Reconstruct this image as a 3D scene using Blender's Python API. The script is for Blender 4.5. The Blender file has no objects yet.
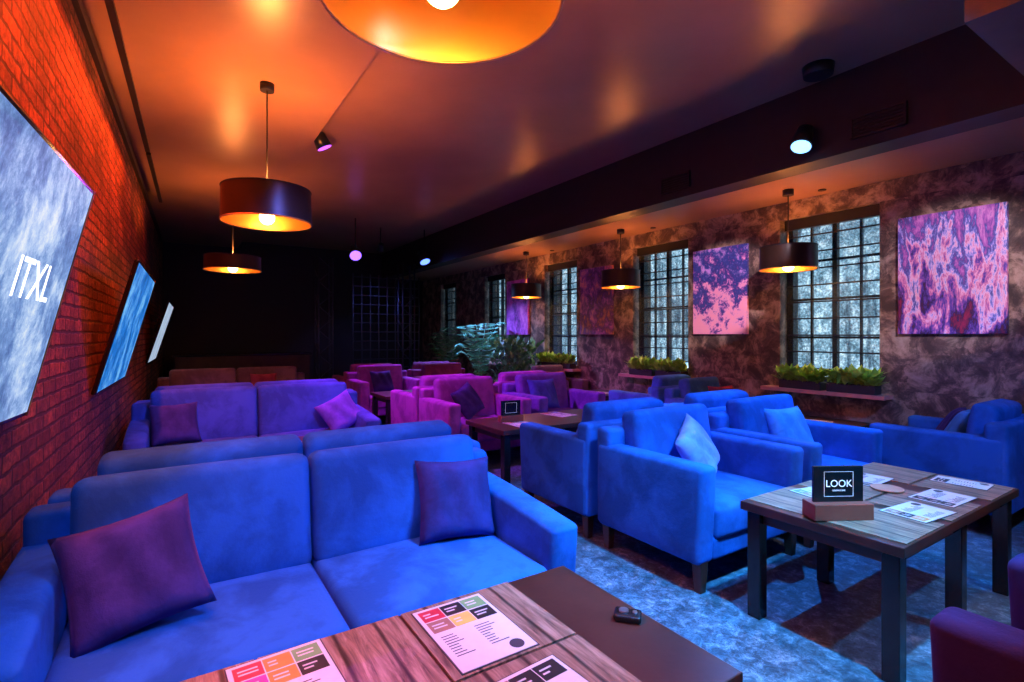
import bpy, bmesh, math, random
from mathutils import Vector, Matrix, Euler
random.seed(7)
S=bpy.context.scene
S.view_settings.view_transform='Standard'
COL=S.collection
R=math.radians

# ------------------------------------------------------------ materials
MC={}
def newmat(name):
    m=bpy.data.materials.new(name); m.use_nodes=True
    nt=m.node_tree; b=nt.nodes.get('Principled BSDF'); return m,nt,b
def N(nt,t,**kw):
    n=nt.nodes.new(t)
    for k,v in kw.items(): setattr(n,k,v)
    return n
def coords(nt,scale=(1,1,1),kind='Object'):
    tc=N(nt,'ShaderNodeTexCoord'); mp=N(nt,'ShaderNodeMapping'); mp.inputs['Scale'].default_value=scale
    nt.links.new(tc.outputs[kind],mp.inputs['Vector']); return mp.outputs[0]
def ramp(nt,fac,stops):
    r=N(nt,'ShaderNodeValToRGB'); e=r.color_ramp.elements
    while len(e)<len(stops): e.new(0.5)
    for i,(p,c) in enumerate(stops):
        e[i].position=p; e[i].color=(*c,1) if len(c)==3 else c
    nt.links.new(fac,r.inputs[0]); return r.outputs[0]
def noise(nt,vec,scale,detail=4,rough=.55,dist=0):
    n=N(nt,'ShaderNodeTexNoise'); n.inputs['Scale'].default_value=scale; n.inputs['Detail'].default_value=detail
    n.inputs['Roughness'].default_value=rough; n.inputs['Distortion'].default_value=dist
    nt.links.new(vec,n.inputs['Vector']); return n.outputs[0]
def bump(nt,b,h,st=.3,dist=.01):
    k=N(nt,'ShaderNodeBump'); k.inputs['Strength'].default_value=st; k.inputs['Distance'].default_value=dist
    nt.links.new(h,k.inputs['Height']); nt.links.new(k.outputs[0],b.inputs['Normal'])
def plain(name,col,rough=.5,metal=0,var=.15,scale=8,bs=.1):
    if name in MC: return MC[name]
    m,nt,b=newmat(name); v=coords(nt); n=noise(nt,v,scale)
    c1=tuple(x*(1-var) for x in col); c2=tuple(min(1,x*(1+var)) for x in col)
    nt.links.new(ramp(nt,n,[(.3,c1),(.7,c2)]),b.inputs['Base Color'])
    b.inputs['Roughness'].default_value=rough; b.inputs['Metallic'].default_value=metal
    if bs: bump(nt,b,noise(nt,v,scale*12),bs,.002)
    MC[name]=m; return m
def velvet(name,col,sheen=(.2,.4,1)):
    if name in MC: return MC[name]
    m,nt,b=newmat(name); v=coords(nt)
    n=noise(nt,v,3.2,7,.6,.3)
    c1=tuple(x*.74 for x in col); c2=tuple(min(1,x*1.25) for x in col)
    nt.links.new(ramp(nt,n,[(.42,c1),(.58,c2)]),b.inputs['Base Color'])
    b.inputs['Roughness'].default_value=.85
    b.inputs['Sheen Weight'].default_value=.14; b.inputs['Sheen Roughness'].default_value=.3
    b.inputs['Sheen Tint'].default_value=(*sheen,1)
    b.inputs['Specular IOR Level'].default_value=.08
    bump(nt,b,noise(nt,v,26,5,.7),.4,.008)
    MC[name]=m; return m
def emis(name,col,st):
    if name in MC: return MC[name]
    m,nt,b=newmat(name)
    b.inputs['Base Color'].default_value=(*[min(1,c) for c in col],1)
    b.inputs['Emission Color'].default_value=(*col,1); b.inputs['Emission Strength'].default_value=st
    MC[name]=m; return m

BLUE=velvet('velvet_blue',(.014,.105,.42))
BLUE2=velvet('velvet_blue_violet',(.05,.075,.34))
VIOL=velvet('velvet_violet',(.16,.07,.42),(.6,.4,1))  # middle-row chair: violet tint of the light put into the base colour
MAG=velvet('velvet_magenta_lit',(.30,.06,.38),(.8,.4,1))  # middle-row chairs: magenta of the coloured light put into the velvet
DRED=velvet('velvet_wine',(.22,.04,.15),(1,.4,.5))
NAVY=velvet('velvet_navy',(.05,.16,.45))
TAUPE=velvet('velvet_taupe',(.16,.10,.13),(.8,.6,.7))
PLUM=velvet('velvet_plum',(.032,.018,.09),(.5,.3,.9))
P_PURP=velvet('pillow_purple',(.040,.028,.14),(.4,.3,.9))
P_NAVY=velvet('pillow_navy',(.025,.032,.17),(.3,.3,.9))
P_LIGHT=velvet('pillow_light',(.16,.28,.58),(.5,.6,1))
P_BLUE=velvet('pillow_blue',(.05,.25,.6))
P_WINE=velvet('pillow_wine',(.28,.05,.09),(1,.4,.4))
DARKW=plain('dark_wood',(.05,.018,.013),.32,0,.3,5)
BLACK=plain('black_paint',(.012,.012,.014),.45)
BLACKG=plain('black_gloss',(.01,.01,.012),.2)
STEEL=plain('brushed_steel',(.3,.3,.32),.35,.9)
TRUSSM=plain('truss_dark_metal',(.06,.06,.09),.4,.6)

def brickmat():
    m,nt,b=newmat('red_brick')
    tc=N(nt,'ShaderNodeTexCoord'); sp=N(nt,'ShaderNodeSeparateXYZ'); cb=N(nt,'ShaderNodeCombineXYZ')
    L=nt.links.new
    L(tc.outputs['Object'],sp.inputs[0]); L(sp.outputs[1],cb.inputs[0]); L(sp.outputs[2],cb.inputs[1])
    ns=N(nt,'ShaderNodeTexNoise'); ns.inputs['Scale'].default_value=12; L(cb.outputs[0],ns.inputs['Vector'])
    mx=N(nt,'ShaderNodeVectorMath',operation='MULTIPLY_ADD'); L(ns.outputs['Color'],mx.inputs[0]); mx.inputs[1].default_value=(.03,.03,0); L(cb.outputs[0],mx.inputs[2])
    br=N(nt,'ShaderNodeTexBrick'); L(mx.outputs[0],br.inputs['Vector'])
    br.inputs['Color1'].default_value=(.62,.20,.09,1); br.inputs['Color2'].default_value=(.26,.075,.045,1); br.inputs['Mortar'].default_value=(.07,.03,.025,1)
    br.inputs['Scale'].default_value=1; br.inputs['Brick Width'].default_value=.25; br.inputs['Row Height'].default_value=.078
    br.inputs['Mortar Size'].default_value=.010; br.inputs['Mortar Smooth'].default_value=.3
    n=noise(nt,cb.outputs[0],18,9,.8)
    n2=noise(nt,cb.outputs[0],1.6,4,.6)
    mixc=N(nt,'ShaderNodeMixRGB',blend_type='MULTIPLY'); mixc.inputs[0].default_value=.95
    L(br.outputs['Color'],mixc.inputs[1]); L(ramp(nt,n,[(.38,(.15,.15,.15)),(.62,(1.4,1.3,1.2))]),mixc.inputs[2])
    mix2=N(nt,'ShaderNodeMixRGB',blend_type='MULTIPLY'); mix2.inputs[0].default_value=.85
    L(mixc.outputs[0],mix2.inputs[1]); L(ramp(nt,n2,[(.42,(.25,.25,.25)),(.58,(1,1,1))]),mix2.inputs[2])
    L(mix2.outputs[0],b.inputs['Base Color']); b.inputs['Roughness'].default_value=.55
    ad=N(nt,'ShaderNodeMath',operation='MULTIPLY_ADD'); L(br.outputs['Fac'],ad.inputs[0]); ad.inputs[1].default_value=-.8; L(n,ad.inputs[2])
    bump(nt,b,ad.outputs[0],1.0,.035)
    return m
BRICK=brickmat()
def plastermat():
    m,nt,b=newmat('mottled_plaster'); v=coords(nt)
    ns=N(nt,'ShaderNodeTexNoise'); ns.inputs['Scale'].default_value=9; ns.inputs['Detail'].default_value=5; nt.links.new(v,ns.inputs['Vector'])
    ad=N(nt,'ShaderNodeVectorMath',operation='MULTIPLY_ADD'); ad.inputs[1].default_value=(.22,.22,.22)
    nt.links.new(ns.outputs['Color'],ad.inputs[0]); nt.links.new(v,ad.inputs[2])
    vo=N(nt,'ShaderNodeTexVoronoi'); vo.inputs['Scale'].default_value=8; nt.links.new(ad.outputs[0],vo.inputs['Vector'])
    n=noise(nt,v,4.5,9,.72,.5)
    sx=N(nt,'ShaderNodeSeparateXYZ'); nt.links.new(vo.outputs['Color'],sx.inputs[0])
    mix=N(nt,'ShaderNodeMath',operation='MULTIPLY_ADD'); mix.inputs[1].default_value=.09
    nt.links.new(sx.outputs[0],mix.inputs[0]); nt.links.new(n,mix.inputs[2])
    nt.links.new(ramp(nt,mix.outputs[0],[(.44,(.055,.038,.033)),(.53,(.13,.09,.07)),(.60,(.30,.215,.155)),(.68,(.44,.33,.25))]),b.inputs['Base Color'])
    b.inputs['Roughness'].default_value=.42; bump(nt,b,mix.outputs[0],.3,.01); return m
PLASTER=plastermat()
def ceilmat():
    m,nt,b=newmat('ceiling_paint'); v=coords(nt); n=noise(nt,v,1.3,4)
    nt.links.new(ramp(nt,n,[(.3,(.32,.17,.095)),(.7,(.40,.22,.125))]),b.inputs['Base Color'])
    b.inputs['Roughness'].default_value=.32; bump(nt,b,noise(nt,v,25,3),.06,.005); return m
CEIL=ceilmat()
BEAMM=plain('beam_dark',(.022,.018,.019),.5)
def floormat():
    m,nt,b=newmat('dark_stone_floor'); v=coords(nt); n=noise(nt,v,14,9,.85,.4); n2=noise(nt,v,1.6,3)
    mx=N(nt,'ShaderNodeMixRGB',blend_type='MULTIPLY'); mx.inputs[0].default_value=.6
    nt.links.new(ramp(nt,n,[(.40,(.02,.05,.075)),(.52,(.07,.16,.23)),(.64,(.30,.46,.58))]),mx.inputs[1])
    nt.links.new(ramp(nt,n2,[(.3,(.5,.5,.5)),(.7,(1,1,1))]),mx.inputs[2])
    nt.links.new(mx.outputs[0],b.inputs['Base Color'])
    nt.links.new(ramp(nt,n,[(.3,(.38,.38,.38)),(.7,(.6,.6,.6))]),b.inputs['Roughness'])
    b.inputs['Specular IOR Level'].default_value=.3
    bump(nt,b,n,.35,.006); return m
FLOOR=floormat()
def woodmat():
    m,nt,b=newmat('plank_wood'); v=coords(nt,(28,3,3)); n=noise(nt,v,1.6,7,.65,.6)
    v2=coords(nt,(1,1,1))
    w=N(nt,'ShaderNodeTexWave'); w.bands_direction='X'; w.inputs['Scale'].default_value=2.6; w.inputs['Distortion'].default_value=.15; nt.links.new(v2,w.inputs['Vector'])
    c=ramp(nt,n,[(.3,(.05,.031,.020)),(.5,(.20,.13,.085)),(.7,(.40,.28,.20))])
    mx=N(nt,'ShaderNodeMixRGB',blend_type='MULTIPLY'); mx.inputs[0].default_value=1
    nt.links.new(c,mx.inputs[1]); nt.links.new(ramp(nt,w.outputs['Fac'],[(0,(.15,.15,.15)),(.06,(1,1,1))]),mx.inputs[2])
    nt.links.new(mx.outputs[0],b.inputs['Base Color']); b.inputs['Roughness'].default_value=.4; bump(nt,b,n,.2,.003); return m
PLANK=woodmat()
def shade_out():
    m,nt,b=newmat('lampshade'); v=coords(nt)
    g=N(nt,'ShaderNodeNewGeometry')
    mx=N(nt,'ShaderNodeMixRGB'); mx.inputs[1].default_value=(.025,.012,.008,1); mx.inputs[2].default_value=(.95,.55,.12,1)
    nt.links.new(g.outputs['Backfacing'],mx.inputs[0]); nt.links.new(mx.outputs[0],b.inputs['Base Color'])
    nt.links.new(g.outputs['Backfacing'],b.inputs['Metallic']); b.inputs['Roughness'].default_value=.38
    bump(nt,b,noise(nt,v,30),.2,.003); return m
SHADE=shade_out()
def leafmat(name,c):
    m,nt,b=newmat(name); v=coords(nt); n=noise(nt,v,9)
    nt.links.new(ramp(nt,n,[(.3,tuple(x*.5 for x in c)),(.7,c)]),b.inputs['Base Color']); b.inputs['Roughness'].default_value=.45; return m
LEAF=leafmat('leaf_green',(.42,.70,.08)); LEAFD=leafmat('leaf_dark',(.14,.38,.15))
def paintmat(name,stops,sc,seed,band=.0,dist=.3):
    m,nt,b=newmat(name); tc=N(nt,'ShaderNodeTexCoord'); mp=N(nt,'ShaderNodeMapping'); mp.inputs['Scale'].default_value=sc; mp.inputs['Location'].default_value=(seed,seed*2,seed)
    L=nt.links.new
    L(tc.outputs['Object'],mp.inputs[0])
    n=noise(nt,mp.outputs[0],2.2,12,.72,dist)
    sp=N(nt,'ShaderNodeSeparateXYZ'); L(tc.outputs['Object'],sp.inputs[0])
    ma=N(nt,'ShaderNodeMath',operation='MULTIPLY_ADD'); ma.inputs[1].default_value=band; L(sp.outputs[2],ma.inputs[0]); L(n,ma.inputs[2])
    c=ramp(nt,ma.outputs[0],stops)
    L(c,b.inputs['Base Color']); b.inputs['Roughness'].default_value=.5; bump(nt,b,n,.3,.005)
    return m

# ------------------------------------------------------------ mesh helpers
def link(o,parent=None):
    COL.objects.link(o)
    if parent: o.parent=parent
    return o
def empty(name,loc=(0,0,0),rz=0,parent=None):
    e=bpy.data.objects.new(name,None); e.location=loc; e.rotation_euler=(0,0,rz); e.empty_display_size=.2
    return link(e,parent)
def mobj(name,bm,mat,parent=None,smooth=False,loc=None,rot=None):
    me=bpy.data.meshes.new(name); bm.to_mesh(me); bm.free()
    if smooth:
        for p in me.polygons: p.use_smooth=True
    for mm in (mat if isinstance(mat,(list,tuple)) else [mat]): me.materials.append(mm)
    o=bpy.data.objects.new(name,me)
    if loc is not None: o.location=loc
    if rot is not None: o.rotation_euler=rot
    return link(o,parent)
def box(name,a,b,mat,parent=None,bev=0,taper=None):
    """box by min/max corners; mesh origin at its centre"""
    c=[(a[i]+b[i])/2 for i in range(3)]; s=[abs(b[i]-a[i]) for i in range(3)]
    bm=bmesh.new(); bmesh.ops.create_cube(bm,size=1)
    for v in bm.verts:
        v.co=Vector((v.co.x*s[0],v.co.y*s[1],v.co.z*s[2]))
        if taper and v.co.z<0: v.co.x*=taper; v.co.y*=taper
    if bev: bmesh.ops.bevel(bm,geom=bm.edges[:],offset=bev,segments=2,affect='EDGES',profile=.5)
    return mobj(name,bm,mat,parent,False,c)
def rbox(name,c,s,r,mat,parent=None,puff=(0,0,0),rot=(0,0,0),fn=None,n=7):
    h=[x/2 for x in s]; r=min(r,min(h)*.98)
    def cl(i):
        inner=h[i]-r
        arc=[r*math.tan(R(t)) for t in (45,32,18,0)]
        out=[-(inner+a) for a in arc]
        for k in range(1,n): out.append(-inner+2*inner*k/n)
        out+=[inner+a for a in arc[::-1]]
        return out
    L=[cl(0),cl(1),cl(2)]
    bm=bmesh.new(); cache={}
    def V(p):
        k=tuple(round(x,5) for x in p)
        if k in cache: return cache[k]
        q=Vector(p); inn=Vector([max(-(h[i]-r),min(h[i]-r,q[i])) for i in range(3)])
        d=q-inn
        if d.length>1e-9: q=inn+d.normalized()*r
        f=[q[i]/h[i] for i in range(3)]
        w=[max(0,1-x*x) for x in f]
        q.x+=puff[0]*f[0]*w[1]*w[2]; q.y+=puff[1]*f[1]*w[0]*w[2]; q.z+=puff[2]*f[2]*w[0]*w[1]
        if fn: q=fn(q,h)
        cache[k]=bm.verts.new(q); return cache[k]
    for ax in range(3):
        u,v=(ax+1)%3,(ax+2)%3
        for sg in (-1,1):
            for i in range(len(L[u])-1):
                for j in range(len(L[v])-1):
                    P=[]
                    for (a,b2) in ((i,j),(i+1,j),(i+1,j+1),(i,j+1)):
                        p=[0,0,0]; p[ax]=sg*h[ax]; p[u]=L[u][a]; p[v]=L[v][b2]; P.append(V(p))
                    if sg<0: P.reverse()
                    if len(set(P))==4:
                        try: bm.faces.new(P)
                        except ValueError: pass
    return mobj(name,bm,mat,parent,True,c,rot)
def cyl(name,p0,p1,r0,r1,mat,parent=None,seg=20,caps=True):
    p0=Vector(p0); p1=Vector(p1); d=p1-p0
    bm=bmesh.new(); bmesh.ops.create_cone(bm,cap_ends=caps,segments=seg,radius1=r0,radius2=r1,depth=d.length)
    o=mobj(name,bm,mat,parent,True,(p0+p1)/2); o.rotation_mode='QUATERNION'; o.rotation_quaternion=d.to_track_quat('Z','Y')
    for p in o.data.polygons:
        if len(p.vertices)>4: p.use_smooth=False
    return o
def pillow(loc,size,rot,mat,thick=.15,name='throw_pillow'):
    n=16; bm=bmesh.new(); top={};bot={}
    for i in range(n+1):
        for j in range(n+1):
            u=-1+2*i/n; v=-1+2*j/n
            t=((1-u**4)*(1-v**4))**.55*thick/2 if abs(u)<1 and abs(v)<1 else 0
            pin=1-.09*(1-v*v)*abs(u)**3; pin2=1-.09*(1-u*u)*abs(v)**3
            x=u*size/2*pin; y=v*size/2*pin2
            wr=.008*math.sin(9*u+3*v)*(1-abs(u*v))
            top[i,j]=bm.verts.new((x,y,t+wr*(t>0)))
            bot[i,j]=top[i,j] if (i in(0,n) or j in(0,n)) else bm.verts.new((x,y,-t+wr))
    for i in range(n):
        for j in range(n):
            bm.faces.new((top[i,j],top[i+1,j],top[i+1,j+1],top[i,j+1]))
            f=(bot[i,j+1],bot[i+1,j+1],bot[i+1,j],bot[i,j])
            try: bm.faces.new(f)
            except ValueError: pass
    return mobj(name,bm,mat,None,True,loc,rot)

# ------------------------------------------------------------ room
XW=6.0; YB=14.0; YF=-2.6
SL=.0275
def wx(y): return -.62+SL*y
box('floor',(-1.2,YF,-.1),(6.4,YB,0),FLOOR)
wl=box('wall_left',(-.3,-8.5,0),(0,8.5,4.0),BRICK)
wl.location=(wx(5.7)-.15,5.7,2.0); wl.rotation_euler=(0,0,-math.atan(SL))
box('wall_back',(-1.2,YB,0),(6.4,YB+.2,4.0),plain('wall_black',(.012,.01,.014),.6))
box('wall_front',(-1.2,YF-.2,0),(6.4,YF,4.0),plain('wall_black',(.012,.01,.014),.6))
ZC=3.74; ZL=3.58; ZS=3.05; XB=4.78; XT=1.25
box('ceiling',(-1.2,YF,ZC),(6.4,YB,ZC+.1),CEIL)
box('ceiling_drop_left',(-1.0,YF,ZL),(XT,YB,ZC-.001),CEIL)
box('ceiling_beam',(XB,.95,ZS),(XB+.28,YB,ZC-.001),BEAMM)
box('ceiling_soffit_window_side',(XB+.28,.95,ZS+.002),(6.0,YB,ZC-.001),CEIL)
box('ceiling_soffit_cross',(3.3,YF,ZS+.004),(6.0,.949,ZC-.001),plain('soffit_brown',(.10,.065,.055),.5))
# window wall
wins=[(.40*6,.573*6),(.791*6,.964*6),(1.189*6,1.337*6+.08),(1.59*6,1.737*6),(1.98*6,2.13*6)]
ZW0,ZW1=.95,2.85
ys=[YF]+[v for w in wins for v in w]+[YB]
wr=empty('wall_right',(0,0,0))
box('lower',(XW,YF,0),(XW+.4,YB,ZW0),PLASTER,wr); box('upper',(XW,YF,ZW1),(XW+.4,YB,4.0),PLASTER,wr)
for i in range(0,len(ys),2): box('pier_%d'%(i//2),(XW,ys[i],ZW0),(XW+.4,ys[i+1],ZW1),PLASTER,wr)
# exterior
def facmat():
    m,nt,b=newmat('snowy_trees_outside'); v=coords(nt,(1,1,1)); n=noise(nt,v,6,11,.85,.3); n2=noise(nt,v,.9,3)
    v3=coords(nt,(1,3.2,.35)); n3=noise(nt,v3,1.6,4,.6,.4)
    mx=N(nt,'ShaderNodeMixRGB',blend_type='MULTIPLY'); mx.inputs[0].default_value=.7
    nt.links.new(ramp(nt,n,[(.40,(.06,.14,.21)),(.5,(.22,.42,.58)),(.60,(.6,.85,1.0))]),mx.inputs[1]); nt.links.new(ramp(nt,n2,[(.35,(.45,.45,.5)),(.6,(1,1,1))]),mx.inputs[2])
    m3=N(nt,'ShaderNodeMixRGB',blend_type='MULTIPLY'); m3.inputs[0].default_value=.8
    nt.links.new(mx.outputs[0],m3.inputs[1]); nt.links.new(ramp(nt,n3,[(.40,(.15,.2,.25)),(.48,(1,1,1))]),m3.inputs[2])
    b.inputs['Base Color'].default_value=(.1,.1,.1,1)
    nt.links.new(m3.outputs[0],b.inputs['Emission Color']); b.inputs['Emission Strength'].default_value=4.2; return m
box('exterior_tree_backdrop',(8.2,-4,-1),(8.3,24,6),facmat())
FRAME=plain('window_frame_dark',(.03,.045,.065),.4)
def meshfab():
    m,nt,b=newmat('sheer_blind'); out=nt.nodes['Material Output']
    tr=N(nt,'ShaderNodeBsdfTransparent'); mix=N(nt,'ShaderNodeMixShader')
    v=coords(nt); n=noise(nt,v,40,2)
    nt.links.new(ramp(nt,n,[(.3,(.35,.35,.35)),(.7,(.6,.6,.6))]),mix.inputs[0])
    b.inputs['Base Color'].default_value=(.03,.04,.05,1); b.inputs['Roughness'].default_value=.9
    nt.links.new(tr.outputs[0],mix.inputs[1]); nt.links.new(b.outputs[0],mix.inputs[2]); nt.links.new(mix.outputs[0],out.inputs[0]); return m
FAB=meshfab()
for i,(y0,y1) in enumerate(wins):
    w=empty('window_%d'%(i+1),(XW+.22,(y0+y1)/2,0)); hw=(y1-y0)/2
    def wb(n,a,b,m=FRAME): return box(n,a,b,m,w)
    wb('frame_l',(-.04,-hw,ZW0),(.04,-hw+.06,ZW1)); wb('frame_r',(-.04,hw-.06,ZW0),(.04,hw,ZW1))
    wb('frame_b',(-.038,-hw+.06,ZW0),(.038,hw-.06,ZW0+.07)); wb('frame_t',(-.038,-hw+.06,ZW1-.07),(.038,hw-.06,ZW1))
    wb('mullion',(-.03,-.025,ZW0+.07),(.03,.025,ZW1-.07))
    for k in (1,2,3): wb('muntin_%d'%k,(-.02,-hw+.06,ZW0+.07+k*.44),(.02,hw-.06,ZW0+.095+k*.44))
    for k in (-.5,.5): wb('bar_%s'%('a' if k<0 else 'b'),(-.018,hw*k-.01,ZW0+.07),(.018,hw*k+.01,ZW1-.07))
    bl=empty('roman_blind',(XW+.1,(y0+y1)/2,0))
    box('cloth',(-.003,-hw+.03,ZW0+.16),(.003,hw-.03,ZW1),FAB,bl)
    box('headrail',(-.03,-hw+.02,ZW1-.12),(.03,hw-.02,ZW1),BLACK,bl)
    for k in range(9): box('batten_%d'%k,(-.012,-hw+.03,ZW0+.16+k*.19),(-.004,hw-.03,ZW0+.176+k*.19),BLACK,bl)
    box('trim_%d'%(i+1),(XW-.2,y0-.12,ZW0-.09),(XW+.17,y1+.12,ZW0-.05),plain('sill_red_lit',(.6,.27,.22),.4))  # whitish sill with its red light put into the colour
box('wall_left_cable_tray',(-.49,-2,3.46),(-.43,13.4,3.54),BLACK).rotation_euler=(0,0,-math.atan(SL))
box('baseboard_right',(XW-.02,YF,0),(XW,YB,.1),BLACK)

# ------------------------------------------------------------ sofas
def sofa(name,x0,x1,y0,y1,face,mat,n=1,arm=.74,back=.97,seat=.48,at=.15,armtaper=False,base=None):
    w=x1-x0; dp=y1-y0
    e=empty(name,((x0+x1)/2,(y0+y1)/2,0),0 if face<0 else math.pi)
    base=base or mat
    for i,(sx,sy) in enumerate(((-1,-1),(1,-1),(-1,1),(1,1))):
        lx=sx*(w/2-.07); ly=sy*(dp/2-.07)
        box('leg_%d'%(i+1),(lx-.035,ly-.035,0),(lx+.035,ly+.035,.19),DARKW,e,.006,.7)
    iw=w-2*at
    rbox('base',(0,.0,.245),(iw+.02,dp-.06,.15),.03,base,e)
    def armfn(q,h):
        t=(q.z+h[2])/(2*h[2])
        f=max(0.0,min(1.0,(h[1]-q.y)/(2*h[1])))
        q=Vector(q)
        if armtaper and q.z>0: q.z-= .07*(f**1.5)*q.z/h[2]
        if q.y<0: q.y+= .03*(1-t)
        return q
    for s in (-1,1):
        rbox('arm_%s'%('l' if s<0 else 'r'),(s*(w/2-at/2),-.01,(arm+.17)/2),(at,dp-.02,arm-.17),.035,mat,e,(.008,0,.0),fn=armfn)
    rbox('back_panel',(0,dp/2-.07,.17+(back-.12-.17)/2),(w-.02,.14,back-.12-.17),.035,mat,e)
    cw=iw/n
    for k in range(n):
        cx=-iw/2+cw*(k+.5)
        rbox('seat_cushion_%d'%(k+1),(cx,-.09,seat-.09),(cw-.01,dp-.2,.19),.035,mat,e,(0,.01,.018))
        rbox('back_cushion_%d'%(k+1),(cx,dp/2-.205,seat+(back-seat)/2-.02),(cw-.008,.17,back-seat+.04),.05,mat,e,(0,.03,.004),rot=(R(-9),0,0))
    return e
sofa('sofa',-.50,1.57,1.84,2.80,-1,BLUE,2,.70,.94,.46,.16,True)
sofa('sofa',-.46,1.64,2.86,3.80,1,BLUE,2,.70,.95,.47,.16,True)
sofa('sofa',-.36,1.80,5.25,6.2,-1,BLUE2,2,.70,.97,.47,.16,True)
sofa('sofa',-.34,1.82,6.26,7.2,1,BLUE2,2,.70,.97,.47,.16,True)
sofa('sofa',-.24,1.9,8.7,9.65,-1,TAUPE,2,.70,.97,.47,.16,True)
for (x0,x1) in ((2.5,3.6),(3.7,4.8)):
    f=x0<3
    sofa('armchair',x0,x1,1.88,2.78,-1,BLUE,1)
    sofa('armchair',x0,x1,2.86,3.76,1,BLUE,1)
    sofa('armchair',x0,x1,5.1,6.0,-1,MAG if f else VIOL,1)
    sofa('armchair',x0,x1,6.08,6.98,1,MAG,1)
    sofa('armchair',x0,x1,8.3,9.2,-1,MAG if f else DRED,1)
    sofa('armchair',x0,x1,9.28,10.18,1,DRED,1)
sofa('loveseat',5.02,5.95,1.2,2.1,1,BLUE,1)
sofa('loveseat',5.02,5.95,3.45,4.35,-1,NAVY,1)
sofa('loveseat',5.02,5.95,4.42,5.32,1,NAVY,1)
sofa('loveseat',5.02,5.95,6.75,7.5,-1,TAUPE,1)
sofa('armchair',1.60,2.36,-.38,.54,1,PLUM,1,.79,1.0,.48,.14)

def pil(x,y,z,s,mat,rz=0,lean=68,roll=0,th=.14):
    q=Euler((R(lean),0,0)).to_matrix(); q=Euler((0,0,R(rz))).to_matrix()@q@Euler((0,0,R(roll))).to_matrix()
    pillow((x,y,z),s,q.to_euler(),mat,th)
pil(-.12,2.27,.665,.42,P_PURP,-4,60,14)
pil(1.21,2.40,.660,.41,P_NAVY,-6,68,-3,.16)
pil(.0,5.75,.68,.40,P_PURP,10,62)
pil(1.5,5.72,.66,.40,VIOL,-10,62,30)
pil(3.05,2.33,.70,.40,P_LIGHT,15,62,25)
pil(4.3,2.38,.70,.42,P_BLUE,-10,64)
pil(2.95,3.3,.68,.40,P_BLUE,190,62)
pil(2.98,5.58,.70,.40,P_PURP,20,62,20)
pil(4.1,5.56,.72,.42,BLUE2,-5,66)
pil(3.9,3.3,.70,.40,NAVY,170,62)
pil(5.5,1.62,.70,.40,P_BLUE,190,62)
pil(5.7,1.72,.70,.38,P_PURP,200,58)
pil(5.62,3.9,.70,.40,P_WINE,-10,64)
pil(3.0,8.75,.70,.40,P_PURP,10,64)
pil(5.5,7.05,.70,.40,P_WINE,-5,64)
pil(1.2,9.2,.70,.40,P_WINE,-5,64)

# ------------------------------------------------------------ tables
TT=.61
def table(name,x0,x1,y0,y1,legs=3):
    e=empty(name,((x0+x1)/2,(y0+y1)/2,0)); w=(x1-x0)/2; d=(y1-y0)/2
    box('top',(-w,-d,TT-.045),(w,d,TT),DARKW,e,.004)
    box('apron',(-w+.06,-d+.06,TT-.11),(w-.06,d-.06,TT-.046),DARKW,e)
    for i in range(legs):
        lx=-w+.06+(2*w-.12)*i/(legs-1)
        for s in (-1,1): box('leg_%d%s'%(i,'a' if s<0 else 'b'),(lx-.035,s*(d-.06)-.035,0),(lx+.035,s*(d-.06)+.035,TT-.05),BLACKG,e,.004)
    return e
PAPER=plain('menu_paper',(.62,.6,.58),.35,0,.04,30,0)
INK=plain('menu_ink',(.04,.04,.05),.5,0,.1,20,0)
def menu(x,y,z,rz,cols,w=.25,h=.34,seed=0):
    rnd=random.Random(seed); e=empty('menu_card',(x,y,z),rz)
    box('border',(-w/2-.004,-h/2-.004,0),(w/2+.004,h/2+.004,.002),INK,e)
    box('sheet',(-w/2,-h/2,.001),(w/2,h/2,.003),PAPER,e)
    names={'r':(.5,.03,.05),'g':(.15,.35,.12),'b':(.05,.2,.5),'k':(.02,.02,.02),'o':(.7,.25,.05),'p':(.4,.05,.3),'y':(.7,.5,.1),'n':(.3,.15,.1)}
    n=3
    for i,c in enumerate(cols):
        cx=-w/2+.012+(i%n)*(w-.02)/n; cy=h/2-.012-(i//n)*.068
        box('block_%d'%i,(cx,cy-.062,.003),(cx+(w-.03)/n,cy,.0036),plain('menu_col_'+c,names[c],.4,0,.1,20,0),e)
        for q in range(2): box('block_text_%d_%d'%(i,q),(cx+.01,cy-.025-q*.016,.0036),(cx+.01+rnd.uniform(.02,.05),cy-.019-q*.016,.004),PAPER,e)
    yb=h/2-.02-((len(cols)+2)//3)*.068-.012
    k=0
    while yb>-h/2+.06:
        l=rnd.uniform(.35,.85)*(w/2-.03)
        for sx in (-w/2+.02,.01):
            box('line_%d_%d'%(k,sx>0),(sx,yb-.0035,.003),(sx+l*rnd.uniform(.6,1),yb,.0035),INK,e)
        yb-=.013; k+=1
    cyl('stamp',(w*.3,-h/2+.035,.003),(w*.3,-h/2+.035,.0036),.022,.022,INK,e,20)
def mat_(x0,x1,y0,y1,z=TT): box('wooden_placemat',(x0,y0,z),(x1,y1,z+.005),PLANK)
table('coffee_table',-.26,1.26,.82,1.58)
table('coffee_table',2.55,4.1,.93,1.68)
table('coffee_table',2.55,4.1,4.08,4.83)
table('coffee_table',2.55,4.1,7.27,8.0)
table('coffee_table',.0,1.5,4.1,4.85)
table('coffee_table',5.15,5.9,2.4,3.15,2)
table('coffee_table',5.15,5.9,5.65,6.4,2)
for x0 in (-.22,.19,.60): 
    mat_(x0,x0+.4,1.195,1.575); mat_(x0,x0+.4,.825,1.185)
menu(.75,1.38,TT+.005,0,'rkgnyk',.24,.345,1)
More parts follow.
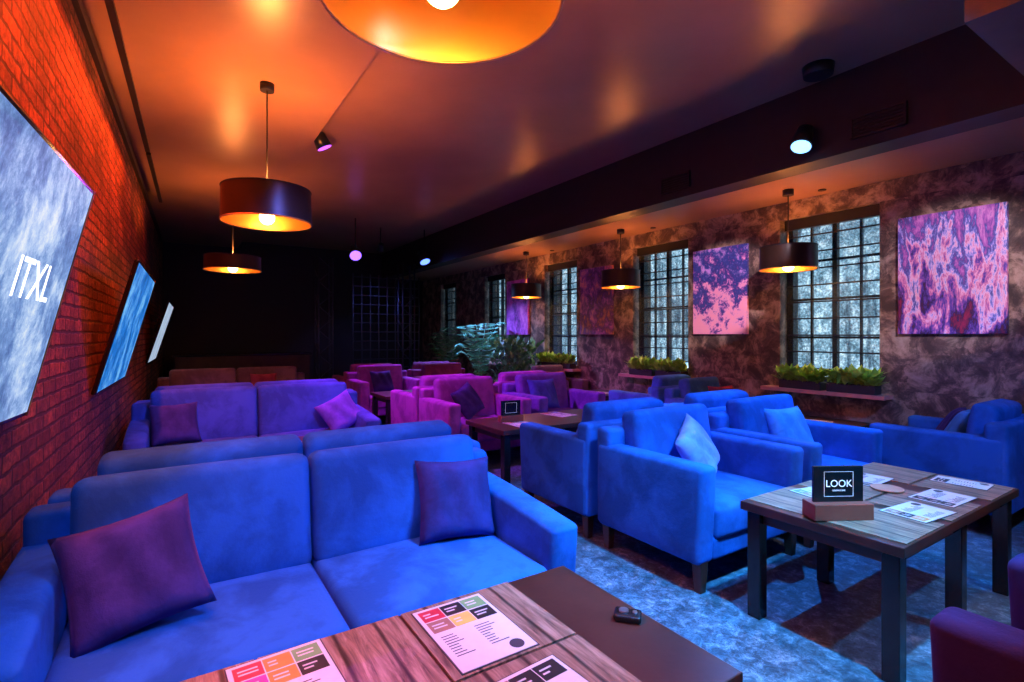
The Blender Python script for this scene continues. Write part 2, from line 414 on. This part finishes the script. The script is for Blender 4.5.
menu(.24,1.40,TT+.005,R(3),'rogpok',.24,.33,2)
menu(.76,.97,TT+.005,R(4),'nkk',.25,.33,3)
for x0 in (2.60,3.10,3.66):
    mat_(x0,x0+.42,1.315,1.67); mat_(x0,x0+.42,.94,1.295)
menu(3.5,1.1,TT+.005,R(88),'kkk',.2,.30,4)
menu(3.55,1.5,TT+.005,R(92),'knk',.2,.30,5)
menu(3.12,1.08,TT+.005,R(85),'okn',.2,.30,6)
menu(3.95,1.15,TT+.005,R(4),'kk',.17,.26,7)
menu(3.05,1.5,TT+.005,R(80),'rnb',.2,.28,8)
for i,(x,y) in enumerate(((2.9,4.3),(3.6,4.6),(5.5,2.8),(5.5,6.0),(.8,4.5))): menu(x,y,TT,R(10*i),'rkb',.25,.34,20+i)
cyl('round_coaster',(3.42,1.33,TT+.009),(3.42,1.33,TT+.017),.08,.08,plain('coaster_wood',(.5,.26,.16),.4))
def sign(x,y,z,rz,s=1.0,txt=True):
    e=empty('table_sign',(x,y,z),rz)
    box('holder',(-.14*s,-.05*s,0),(.14*s,.05*s,.075*s),plain('holder_wood',(.20,.05,.03),.45),e,.004)
    box('card',(-.12*s,-.008,.06*s),(.12*s,.008,.24*s),BLACKG,e,.003)
    W=emis('sign_white',(.8,.8,.85),.5)
    a=.07*s; z0=.10*s; z1=.215*s
    for nm,p,q in (('b0',(-a,-.0095,z0),(a,-.008,z0+.001)),('b1',(-a,-.0095,z1-.001),(a,-.008,z1)),('b2',(-a,-.0095,z0),(-a+.001,-.008,z1)),('b3',(a-.001,-.0095,z0),(a,-.008,z1))):
        box(nm,p,q,W,e)
    if txt:
        for t,sz,zz in (('LOOK',.046*s,.145*s),('LOUNGE BAR',.010*s,.125*s)):
            cu=bpy.data.curves.new('lettering','FONT'); cu.body=t; cu.size=sz; cu.align_x='CENTER'; cu.extrude=.0004
            cu.materials.append(W); o=bpy.data.objects.new('lettering',cu); o.rotation_euler=(R(90),0,0); o.location=(0,-.0105,zz); link(o,e)
sign(2.70,1.26,TT+.005,R(-30),1.04)
sign(.0,1.20,TT+.006,R(10),.62,False)
sign(2.9,4.5,TT,R(-10),.9,False)
e=empty('waiter_call_button',(1.19,1.17,TT),R(-50))
rbox('body',(0,0,.012),(.085,.06,.024),.01,BLACKG,e); cyl('button',(-.012,0,.024),(-.012,0,.029),.015,.015,STEEL,e); cyl('button_small',(.022,0,.024),(.022,0,.028),.007,.007,STEEL,e)

# ------------------------------------------------------------ TVs
def tvmat(name,stops,st,sc=2.2,sy=1.5):
    m,nt,b=newmat(name); v=coords(nt,(1,sy,1)); n=noise(nt,v,sc,12,.8,.2)
    b.inputs['Base Color'].default_value=(.01,.01,.01,1); b.inputs['Roughness'].default_value=.5; b.inputs['Specular IOR Level'].default_value=.1
    nt.links.new(ramp(nt,n,stops),b.inputs['Emission Color']); b.inputs['Emission Strength'].default_value=st; return m
TVA=tvmat('tv_picture_snow',[(.38,(.07,.15,.40)),(.47,(.18,.33,.68)),(.54,(.42,.60,.92)),(.64,(.85,.93,1))],.95,3,1.2)
TVB=tvmat('tv_picture_sea',[(.35,(.0,.05,.22)),(.5,(.01,.2,.72)),(.62,(.22,.6,1))],.95,3)
TVC=tvmat('tv_picture_grey',[(.3,(.2,.3,.5)),(.6,(.6,.75,.95))],.8,3)
def tv(y0,y1,mat,text=None,zt=2.12,zb=1.16,off=.26,yaw=0):
    yc=(y0+y1)/2; xt=wx(y1)+off-(y1-yc)*(SL+yaw); xb=wx(y1)+.03-(y1-yc)*(SL+yaw)
    L=y1-y0; H=math.hypot(zt-zb,xt-xb); tilt=math.atan2(xt-xb,zt-zb)
    e=empty('wall_tv',((xt+xb)/2,yc,(zt+zb)/2)); e.rotation_euler=(0,tilt,-math.atan(SL+yaw))
    box('bezel',(-.03,-L/2,-H/2),(0,L/2,H/2),BLACKG,e,.006)
    box('screen',(0,-L/2+.02,-H/2+.02),(.003,L/2-.02,H/2-.02),mat,e)
    box('trim_edge',(-.01,L/2-.001,-H/2),(.004,L/2+.004,H/2),plain('tv_copper',(.6,.25,.12),.3,.8),e)
    box('mount',(-.1,-.12,-.02),(-.03,.12,.2),BLACK,e)
    if text:
        cu=bpy.data.curves.new('caption','FONT'); cu.body=text; cu.size=.2; cu.align_x='RIGHT'; cu.extrude=.0004
        cu.materials.append(emis('tv_white',(1,1,1),1.8)); o=bpy.data.objects.new('caption',cu)
        o.rotation_euler=Matrix(((0,0,1),(1,0,0),(0,1,0))).to_euler(); o.location=(.005,L/2-.22,-.02); link(o,e)
tv(1.15,2.86,TVA,'ITXL',2.12,1.17,.25,.035); tv(4.6,6.3,TVB,None,2.04,1.08,.28); tv(9.2,10.9,TVC,None,2.0,1.08,.3)

# ------------------------------------------------------------ paintings
pm=[paintmat('painting_0',[(.28,(.35,.02,.08)),(.37,(.02,.01,.06)),(.43,(.14,.07,.45)),(.47,(.75,.22,.45)),(.51,(.95,.65,.85)),(.535,(.30,.30,.80)),(.57,(.05,.07,.32)),(.62,(.45,.12,.50)),(.68,(.75,.30,.65)),(.74,(.10,.08,.4))],(1,3.2,1.0),3.7,.16),
    paintmat('painting_1',[(.36,(1,.42,.60)),(.44,(.95,.42,.68)),(.48,(.30,.10,.45)),(.52,(.03,.04,.25)),(.60,(.05,.08,.38)),(.68,(.7,.35,.85))],(2,3.2,3.0),8.1,.20,.2),
    paintmat('painting_2',[(.35,(.6,.25,.15)),(.46,(.1,.06,.2)),(.54,(.4,.15,.5)),(.62,(.9,.4,.4))],(1,2,1.5),11,.08),
    paintmat('painting_3',[(.35,(.1,.02,.15)),(.5,(.6,.1,.6)),(.65,(.9,.3,.8))],(1,2,1.5),14,.0)]
for i,yc in enumerate((.304*6,.705*6,1.10*6,1.50*6)):
    e=empty('painting',(XW-.025,yc,2.075))
    box('canvas',(-.022,-.4,-.565),(.022,.4,.565),pm[i],e,.004)
    box('stretcher',(.0,-.385,-.55),(.024,.385,.55),DARKW,e)

# ------------------------------------------------------------ plants
def foliage(name,loc,sx,sy,hz,n,ln,mat,parent):
    bm=bmesh.new()
    for i in range(n):
        bx=random.uniform(-sx,sx)*.8; by=random.uniform(-sy,sy); a=random.uniform(0,2*math.pi); el=random.uniform(.3,1.3); l=ln*random.uniform(.7,1.3)
        z0=random.uniform(0,hz)*.8
        d=Vector((math.cos(a)*math.cos(el)*.7,math.sin(a)*math.cos(el),math.sin(el))); side=Vector((-math.sin(a),math.cos(a),0))*l*.22
        p=Vector((bx,by,z0)); up=Vector((0,0,-l*.15))
        vs=[bm.verts.new(q) for q in (p,p+d*l*.45+side,p+d*l+up,p+d*l*.45-side)]
        m2=bm.verts.new(p+d*l*.5+Vector((0,0,-.006)))
        bm.faces.new((vs[0],vs[1],m2)); bm.faces.new((vs[1],vs[2],m2)); bm.faces.new((vs[2],vs[3],m2)); bm.faces.new((vs[3],vs[0],m2))
    return mobj(name,bm,mat,parent,False,loc)
ZT=ZW0-.05
def planter(yc,L=.46):
    e=empty('window_planter',(XW-.10,yc,ZT))
    box('trough',(-.08,-L/2,0),(.07,L/2,.09),plain('planter_black',(.03,.025,.03),.5),e,.006)
    box('soil',(-.07,-L/2+.01,.08),(.06,L/2-.01,.093),plain('soil',(.05,.03,.02),.9),e)
    foliage('leaves',(-.03,0,.07),.07,L/2*.97,.14,330,.135,LEAF,e)
for yc in (2.60,3.12,4.95,5.47,7.35,7.87): planter(yc)
def palm(x,y,h,n,mat,spread=.8,pot=.32,name='potted_palm'):
    e=empty(name,(x,y,0))
    cyl('pot',(0,0,0),(0,0,pot),.14,.18,plain('pot_dark',(.05,.04,.05),.5),e)
    cyl('stem',(0,0,pot-.02),(0,0,pot+.25),.025,.015,plain('stem_brown',(.12,.08,.04),.7),e)
    bm=bmesh.new()
    for i in range(n):
        a=2*math.pi*i/n+random.uniform(-.2,.2); L=spread*random.uniform(.8,1.0); rise=(h-pot)*random.uniform(.5,1)
        pts=[Vector((math.cos(a)*L*t,math.sin(a)*L*t,pot+.1+rise*(1.9*t-1.1*t*t))) for t in [k/12 for k in range(13)]]
        for k in range(2,12):
            p=pts[k]; d=(pts[k+1]-pts[k-1]).normalized(); s=d.cross(Vector((0,0,1))).normalized()
            ll=.2*math.sin(math.pi*(k/13))**.6+.03
            for sg in (-1,1):
                t=p+s*sg*ll+d*ll*.6+Vector((0,0,-.08*ll/.2))
                q=p+(t-p)*.5+d*.025; q2=p+(t-p)*.5-d*.025
                bm.faces.new([bm.verts.new(v) for v in (p,q,t,q2)])
        for k in range(12):
            p,q=pts[k],pts[k+1]; s=Vector((-math.sin(a),math.cos(a),0))*.006
            bm.faces.new([bm.verts.new(v) for v in (p-s,p+s,q+s,q-s)])
    mobj('fronds',bm,mat,e)
palm(5.28,9.35,2.05,15,leafmat('palm_green',(.2,.65,.38)),.5)
palm(5.3,10.9,1.9,12,LEAFD,.45)
e=empty('potted_shrub',(5.42,8.25,0)); cyl('pot',(0,0,0),(0,0,.4),.16,.2,plain('pot_dark',(.05,.04,.05),.5),e); foliage('leaves',(0,0,.4),.38,.38,1.2,800,.18,LEAFD,e)

# ------------------------------------------------------------ lights
def point(loc,col,p,parent=None,r=.04):
    l=bpy.data.lights.new('glow','POINT'); l.color=col; l.energy=p; l.shadow_soft_size=r
    o=bpy.data.objects.new('bulb_light',l); o.location=loc; return link(o,parent)
def pendant(x,y,zb,D,H,zc,p=38,up=0):
    e=empty('pendant_lamp',(x,y,zb)); r=D/2
    bm=bmesh.new(); seg=56; rings=[]
    prof=[(r,0),(r*.985,H)]
    for (rr,z) in prof: rings.append([bm.verts.new((rr*math.cos(2*math.pi*k/seg),rr*math.sin(2*math.pi*k/seg),z)) for k in range(seg)])
    for k in range(seg): bm.faces.new((rings[0][k],rings[0][(k+1)%seg],rings[1][(k+1)%seg],rings[1][k]))
    mobj('shade',bm,SHADE,e,True)
    GOLD=plain('gold_trim',(.8,.4,.12),.3,.8)
    for z in (0,H):
        bmr=bmesh.new(); R0=r*(1 if z==0 else .985); vs=[]
        for k in range(56):
            a=2*math.pi*k/56; row=[]
            for t in range(6):
                b=2*math.pi*t/6; rr=R0+.006*math.cos(b); row.append(bmr.verts.new((rr*math.cos(a),rr*math.sin(a),z+.006*math.sin(b))))
            vs.append(row)
        for k in range(56):
            for t in range(6): bmr.faces.new((vs[k][t],vs[(k+1)%56][t],vs[(k+1)%56][(t+1)%6],vs[k][(t+1)%6]))
        mobj('rim',bmr,BLACK if z else GOLD,e,True)
    for k in range(3):
        a=2*math.pi*k/3+.4; cyl('strut_%d'%k,(0,0,H*.93),(r*.98*math.cos(a),r*.98*math.sin(a),H*.93),.004,.004,BLACK,e,8)
    cyl('socket',(0,0,H*.62),(0,0,H*.98),.022,.022,BLACK,e)
    bm=bmesh.new(); bmesh.ops.create_uvsphere(bm,u_segments=20,v_segments=12,radius=.06)
    mobj('bulb',bm,emis('bulb_warm',(1,.6,.2),24),e,True,(0,0,H*.16))
    cyl('cord',(0,0,H*.98),(0,0,zc-zb-.05),.006,.006,BLACK,e,8)
    cyl('canopy',(0,0,zc-zb-.06),(0,0,zc-zb),.055,.055,BLACK,e)
    point((0,0,H*.18),(1,.36,.09),p,e,.065)
    if up:
        l=bpy.data.lights.new('uplight','SPOT'); l.color=(1,.27,.06); l.energy=up; l.spot_size=R(160); l.spot_blend=.5; l.shadow_soft_size=.06
        o=bpy.data.objects.new('uplight',l); o.location=(0,0,H*.97); o.rotation_euler=(math.pi,0,0); link(o,e)
pendant(.69,1.46,2.53,.74,.27,ZL,46,230)
pendant(.64,4.72,2.43,.69,.27,ZL,38,180)
pendant(.66,8.0,2.38,.70,.18,ZL,40,80)
pendant(2.5,-.75,2.53,.74,.27,ZC,8,1250)  # unseen pendant behind the camera, added to warm the ceiling
for y in (3.06,5.55,8.0): pendant(5.5,y,2.2,.56,.24,ZS,56,26)

def spot(loc,tgt,col,p,ang=60,blend=.6,lens=None,ls=2,r=.05,zc=None,name='ceiling_spotlight',size=1.0):
    e=empty(name,loc); d=(Vector(tgt)-Vector(loc)).normalized()
    if zc: cyl('bracket',(0,0,0.0),(0,0,zc-loc[2]),.012,.012,BLACK,e,10)
    cyl('housing',tuple(-d*.12*size),tuple(d*.03*size),.05*size,.07*size,BLACK,e,24)
    cyl('lens',tuple(d*.031*size),tuple(d*.034*size),.062*size,.062*size,emis('lens_%.2f_%.2f_%.2f_%g'%(*(lens or col),ls),lens or col,ls),e,24)
    l=bpy.data.lights.new('beam','SPOT'); l.color=col; l.energy=p; l.spot_size=R(ang); l.spot_blend=blend; l.shadow_soft_size=r
    o=bpy.data.objects.new('beam',l); o.location=tuple(d*.06*size); o.rotation_mode='QUATERNION'; o.rotation_quaternion=d.to_track_quat('-Z','Y'); link(o,e)
B=(.02,.27,1); V=(.10,.17,1); M=(.62,.07,1); C=(.02,.42,1)
spot((1.7,.5,3.6),(.85,2.4,.5),B,580,60,.8,zc=ZC)
spot((-.1,.2,3.45),(.0,2.3,.6),B,170,70,.8,zc=ZL)
spot((2.2,.35,3.6),(2.05,1.75,0),C,1700,52,.8,zc=ZC)
spot((4.66,2.47,3.2),(3.2,2.3,.3),B,560,84,.6,(.22,.52,1),3,.008,name='beam_spotlight',size=1.3)
spot((2.9,.6,3.6),(3.2,2.6,.6),B,500,60,.7,zc=ZC)
spot((3.1,.3,3.6),(3.3,1.25,.6),(1,.62,.55),130,44,.8,zc=ZC)
spot((.6,-.3,3.45),(.6,1.2,.6),(1,.75,.7),75,44,.8,zc=ZL)
spot((3.9,.1,2.98),(5.4,1.8,.7),B,280,50,.8,zc=ZS)  # unseen spot added to brighten the near loveseat
spot((3.7,-.5,2.98),(3.3,1.5,.0),C,300,70,.8,zc=ZS)  # unseen fill spot added for more blue on the floor
spot((1.38,6.0,3.62),(3.0,6.0,.5),M,620,84,.7,(.42,.08,1),3,.008,zc=ZC,size=1.25)
spot((1.5,2.0,3.62),(.7,5.9,.7),V,850,36,.7,zc=ZC)  # unseen spot added to turn the third sofa blue-violet
spot((2.9,10.0,3.05),(2.4,6.6,.3),M,450,80,.7,(.24,.10,1),3.5,.008,zc=ZC,size=1.7)
spot((4.45,10.3,3.1),(4.9,8.8,.5),(.2,.35,1),650,90,.7,(.09,.18,1),4,.008,zc=ZC,size=1.7)
spot((2.4,.75,3.62),(5.95,.705*6,2.07),(1,.75,.9),1000,15,.35,zc=ZC,name='added_picture_spot')  # unseen spot added to brighten the second painting
spot((3.65,.3,2.98),(5.95,.304*6,2.07),(1,.8,1),270,30,.5,zc=ZS,name='added_picture_spot')  # unseen spot added to brighten the nearest painting
# downlights added above the planters to brighten them
for y in (2.86,5.2,7.6):
    e=empty('added_downlight',(5.8,y,ZS)); cyl('ring',(0,0,-.008),(0,0,.002),.04,.04,BLACK,e,24)
    l=bpy.data.lights.new('down','SPOT'); l.color=(1,.72,.42); l.energy=95; l.spot_size=R(48); l.spot_blend=.8; l.shadow_soft_size=.02
    o=bpy.data.objects.new('down',l); o.location=(0,0,-.015); o.rotation_euler=(0,0,0); link(o,e)
# LED strip wall washer under the cable tray
def strip(y0,y1,p):
    yc=(y0+y1)/2; e=empty('led_strip_light',(wx(yc)+.20,yc,3.40),-math.atan(SL))
    box('channel',(-.02,-(y1-y0)/2,.0),(.02,(y1-y0)/2,.03),BLACK,e)
    l=bpy.data.lights.new('led','AREA'); l.shape='RECTANGLE'; l.size=.03; l.size_y=(y1-y0); l.energy=p; l.color=(1,.085,.010); l.spread=R(120)
    o=bpy.data.objects.new('led',l); o.location=(0,0,-.004); o.rotation_euler=(0,R(4),0); link(o,e)
strip(.9,3.3,80); strip(3.4,6.6,74); strip(6.7,9.0,8)

# ------------------------------------------------------------ beam vents, ceiling speaker
def vent(y0,y1,z0,z1):
    e=empty('air_vent',(XB-.005,(y0+y1)/2,(z0+z1)/2)); w=(y1-y0)/2; h=(z1-z0)/2
    box('recess',(-.004,-w,-h),(.003,w,h),BLACK,e)
    for nm,a,b in (('ft',(-.02,-w,h-.015),(0,w,h)),('fb',(-.02,-w,-h),(0,w,-h+.015)),('fl',(-.02,-w,-h),(0,-w+.015,h)),('fr',(-.02,w-.015,-h),(0,w,h))): box(nm,a,b,BEAMM,e)
    for k in range(5): box('louvre_%d'%k,(-.015,-w,-h+.03+k*(2*h-.05)/5),(-.003,w,-h+.04+k*(2*h-.05)/5),BLACK,e)
vent(1.72,2.12,3.14,3.32); vent(3.75,4.15,3.14,3.32)
e=empty('ceiling_speaker',(4.5,2.25,ZC)); cyl('can',(0,0,-.08),(0,0,0),.11,.12,BLACK,e,32); cyl('grille',(0,0,-.085),(0,0,-.08),.10,.10,BLACK,e,32)

# ------------------------------------------------------------ dark stage end of room
def truss(x,y,h):
    e=empty('lighting_truss',(x,y,0)); s=.14
    for i,(a,b) in enumerate(((-s,-s),(s,-s),(s,s),(-s,s))):
        cyl('post_%d'%i,(a,b,0),(a,b,h),.018,.018,TRUSSM,e,8)
    z=.1;k=0
    while z<h-.2:
        cyl('brace_%da'%k,(-s,-s,z),(s,-s,z+.25),.008,.008,TRUSSM,e,6); cyl('brace_%db'%k,(s,-s,z+.25),(-s,-s,z+.5 if z+.5<h else h),.008,.008,TRUSSM,e,6); cyl('brace_%dc'%k,(-s,-s,z),(-s,s,z+.25),.008,.008,TRUSSM,e,6); z+=.5;k+=1
for x in (2.6,4.4): truss(x,11.2,3.1)
e=empty('lattice_screen',(4.2,11.9,0))
for k in range(9): cyl('v%d'%k,(-.8+k*.2,0,0),(-.8+k*.2,0,2.9),.012,.012,TRUSSM,e,6)
for k in range(14): cyl('h%d'%k,(-.8,0,.1+k*.21),(.8,0,.1+k*.21),.01,.01,TRUSSM,e,6)
e=empty('bar_counter',(1.3,12.9,0)); box('body',(-1.3,-.3,0),(1.3,.3,1.05),DARKW,e); box('top',(-1.35,-.36,1.05),(1.35,.34,1.1),BLACKG,e,.01)
spot((3.6,10.6,3.3),(3.8,12.2,1.2),(.12,.2,1),90,70,.8,zc=ZC,ls=1)

# ------------------------------------------------------------ world + camera
w=bpy.data.worlds.new('World'); S.world=w; w.use_nodes=True
w.node_tree.nodes['Background'].inputs[0].default_value=(.35,.5,.6,1); w.node_tree.nodes['Background'].inputs[1].default_value=.6
cd=bpy.data.cameras.new('camera'); cam=bpy.data.objects.new('camera',cd); COL.objects.link(cam)
cd.sensor_width=36; cd.lens=520/1024*36; cd.shift_y=-6/1024; cd.clip_start=.05
cam.location=(0,0,1.5); cam.rotation_euler=(R(90),0,-R(32.94)); S.camera=cam
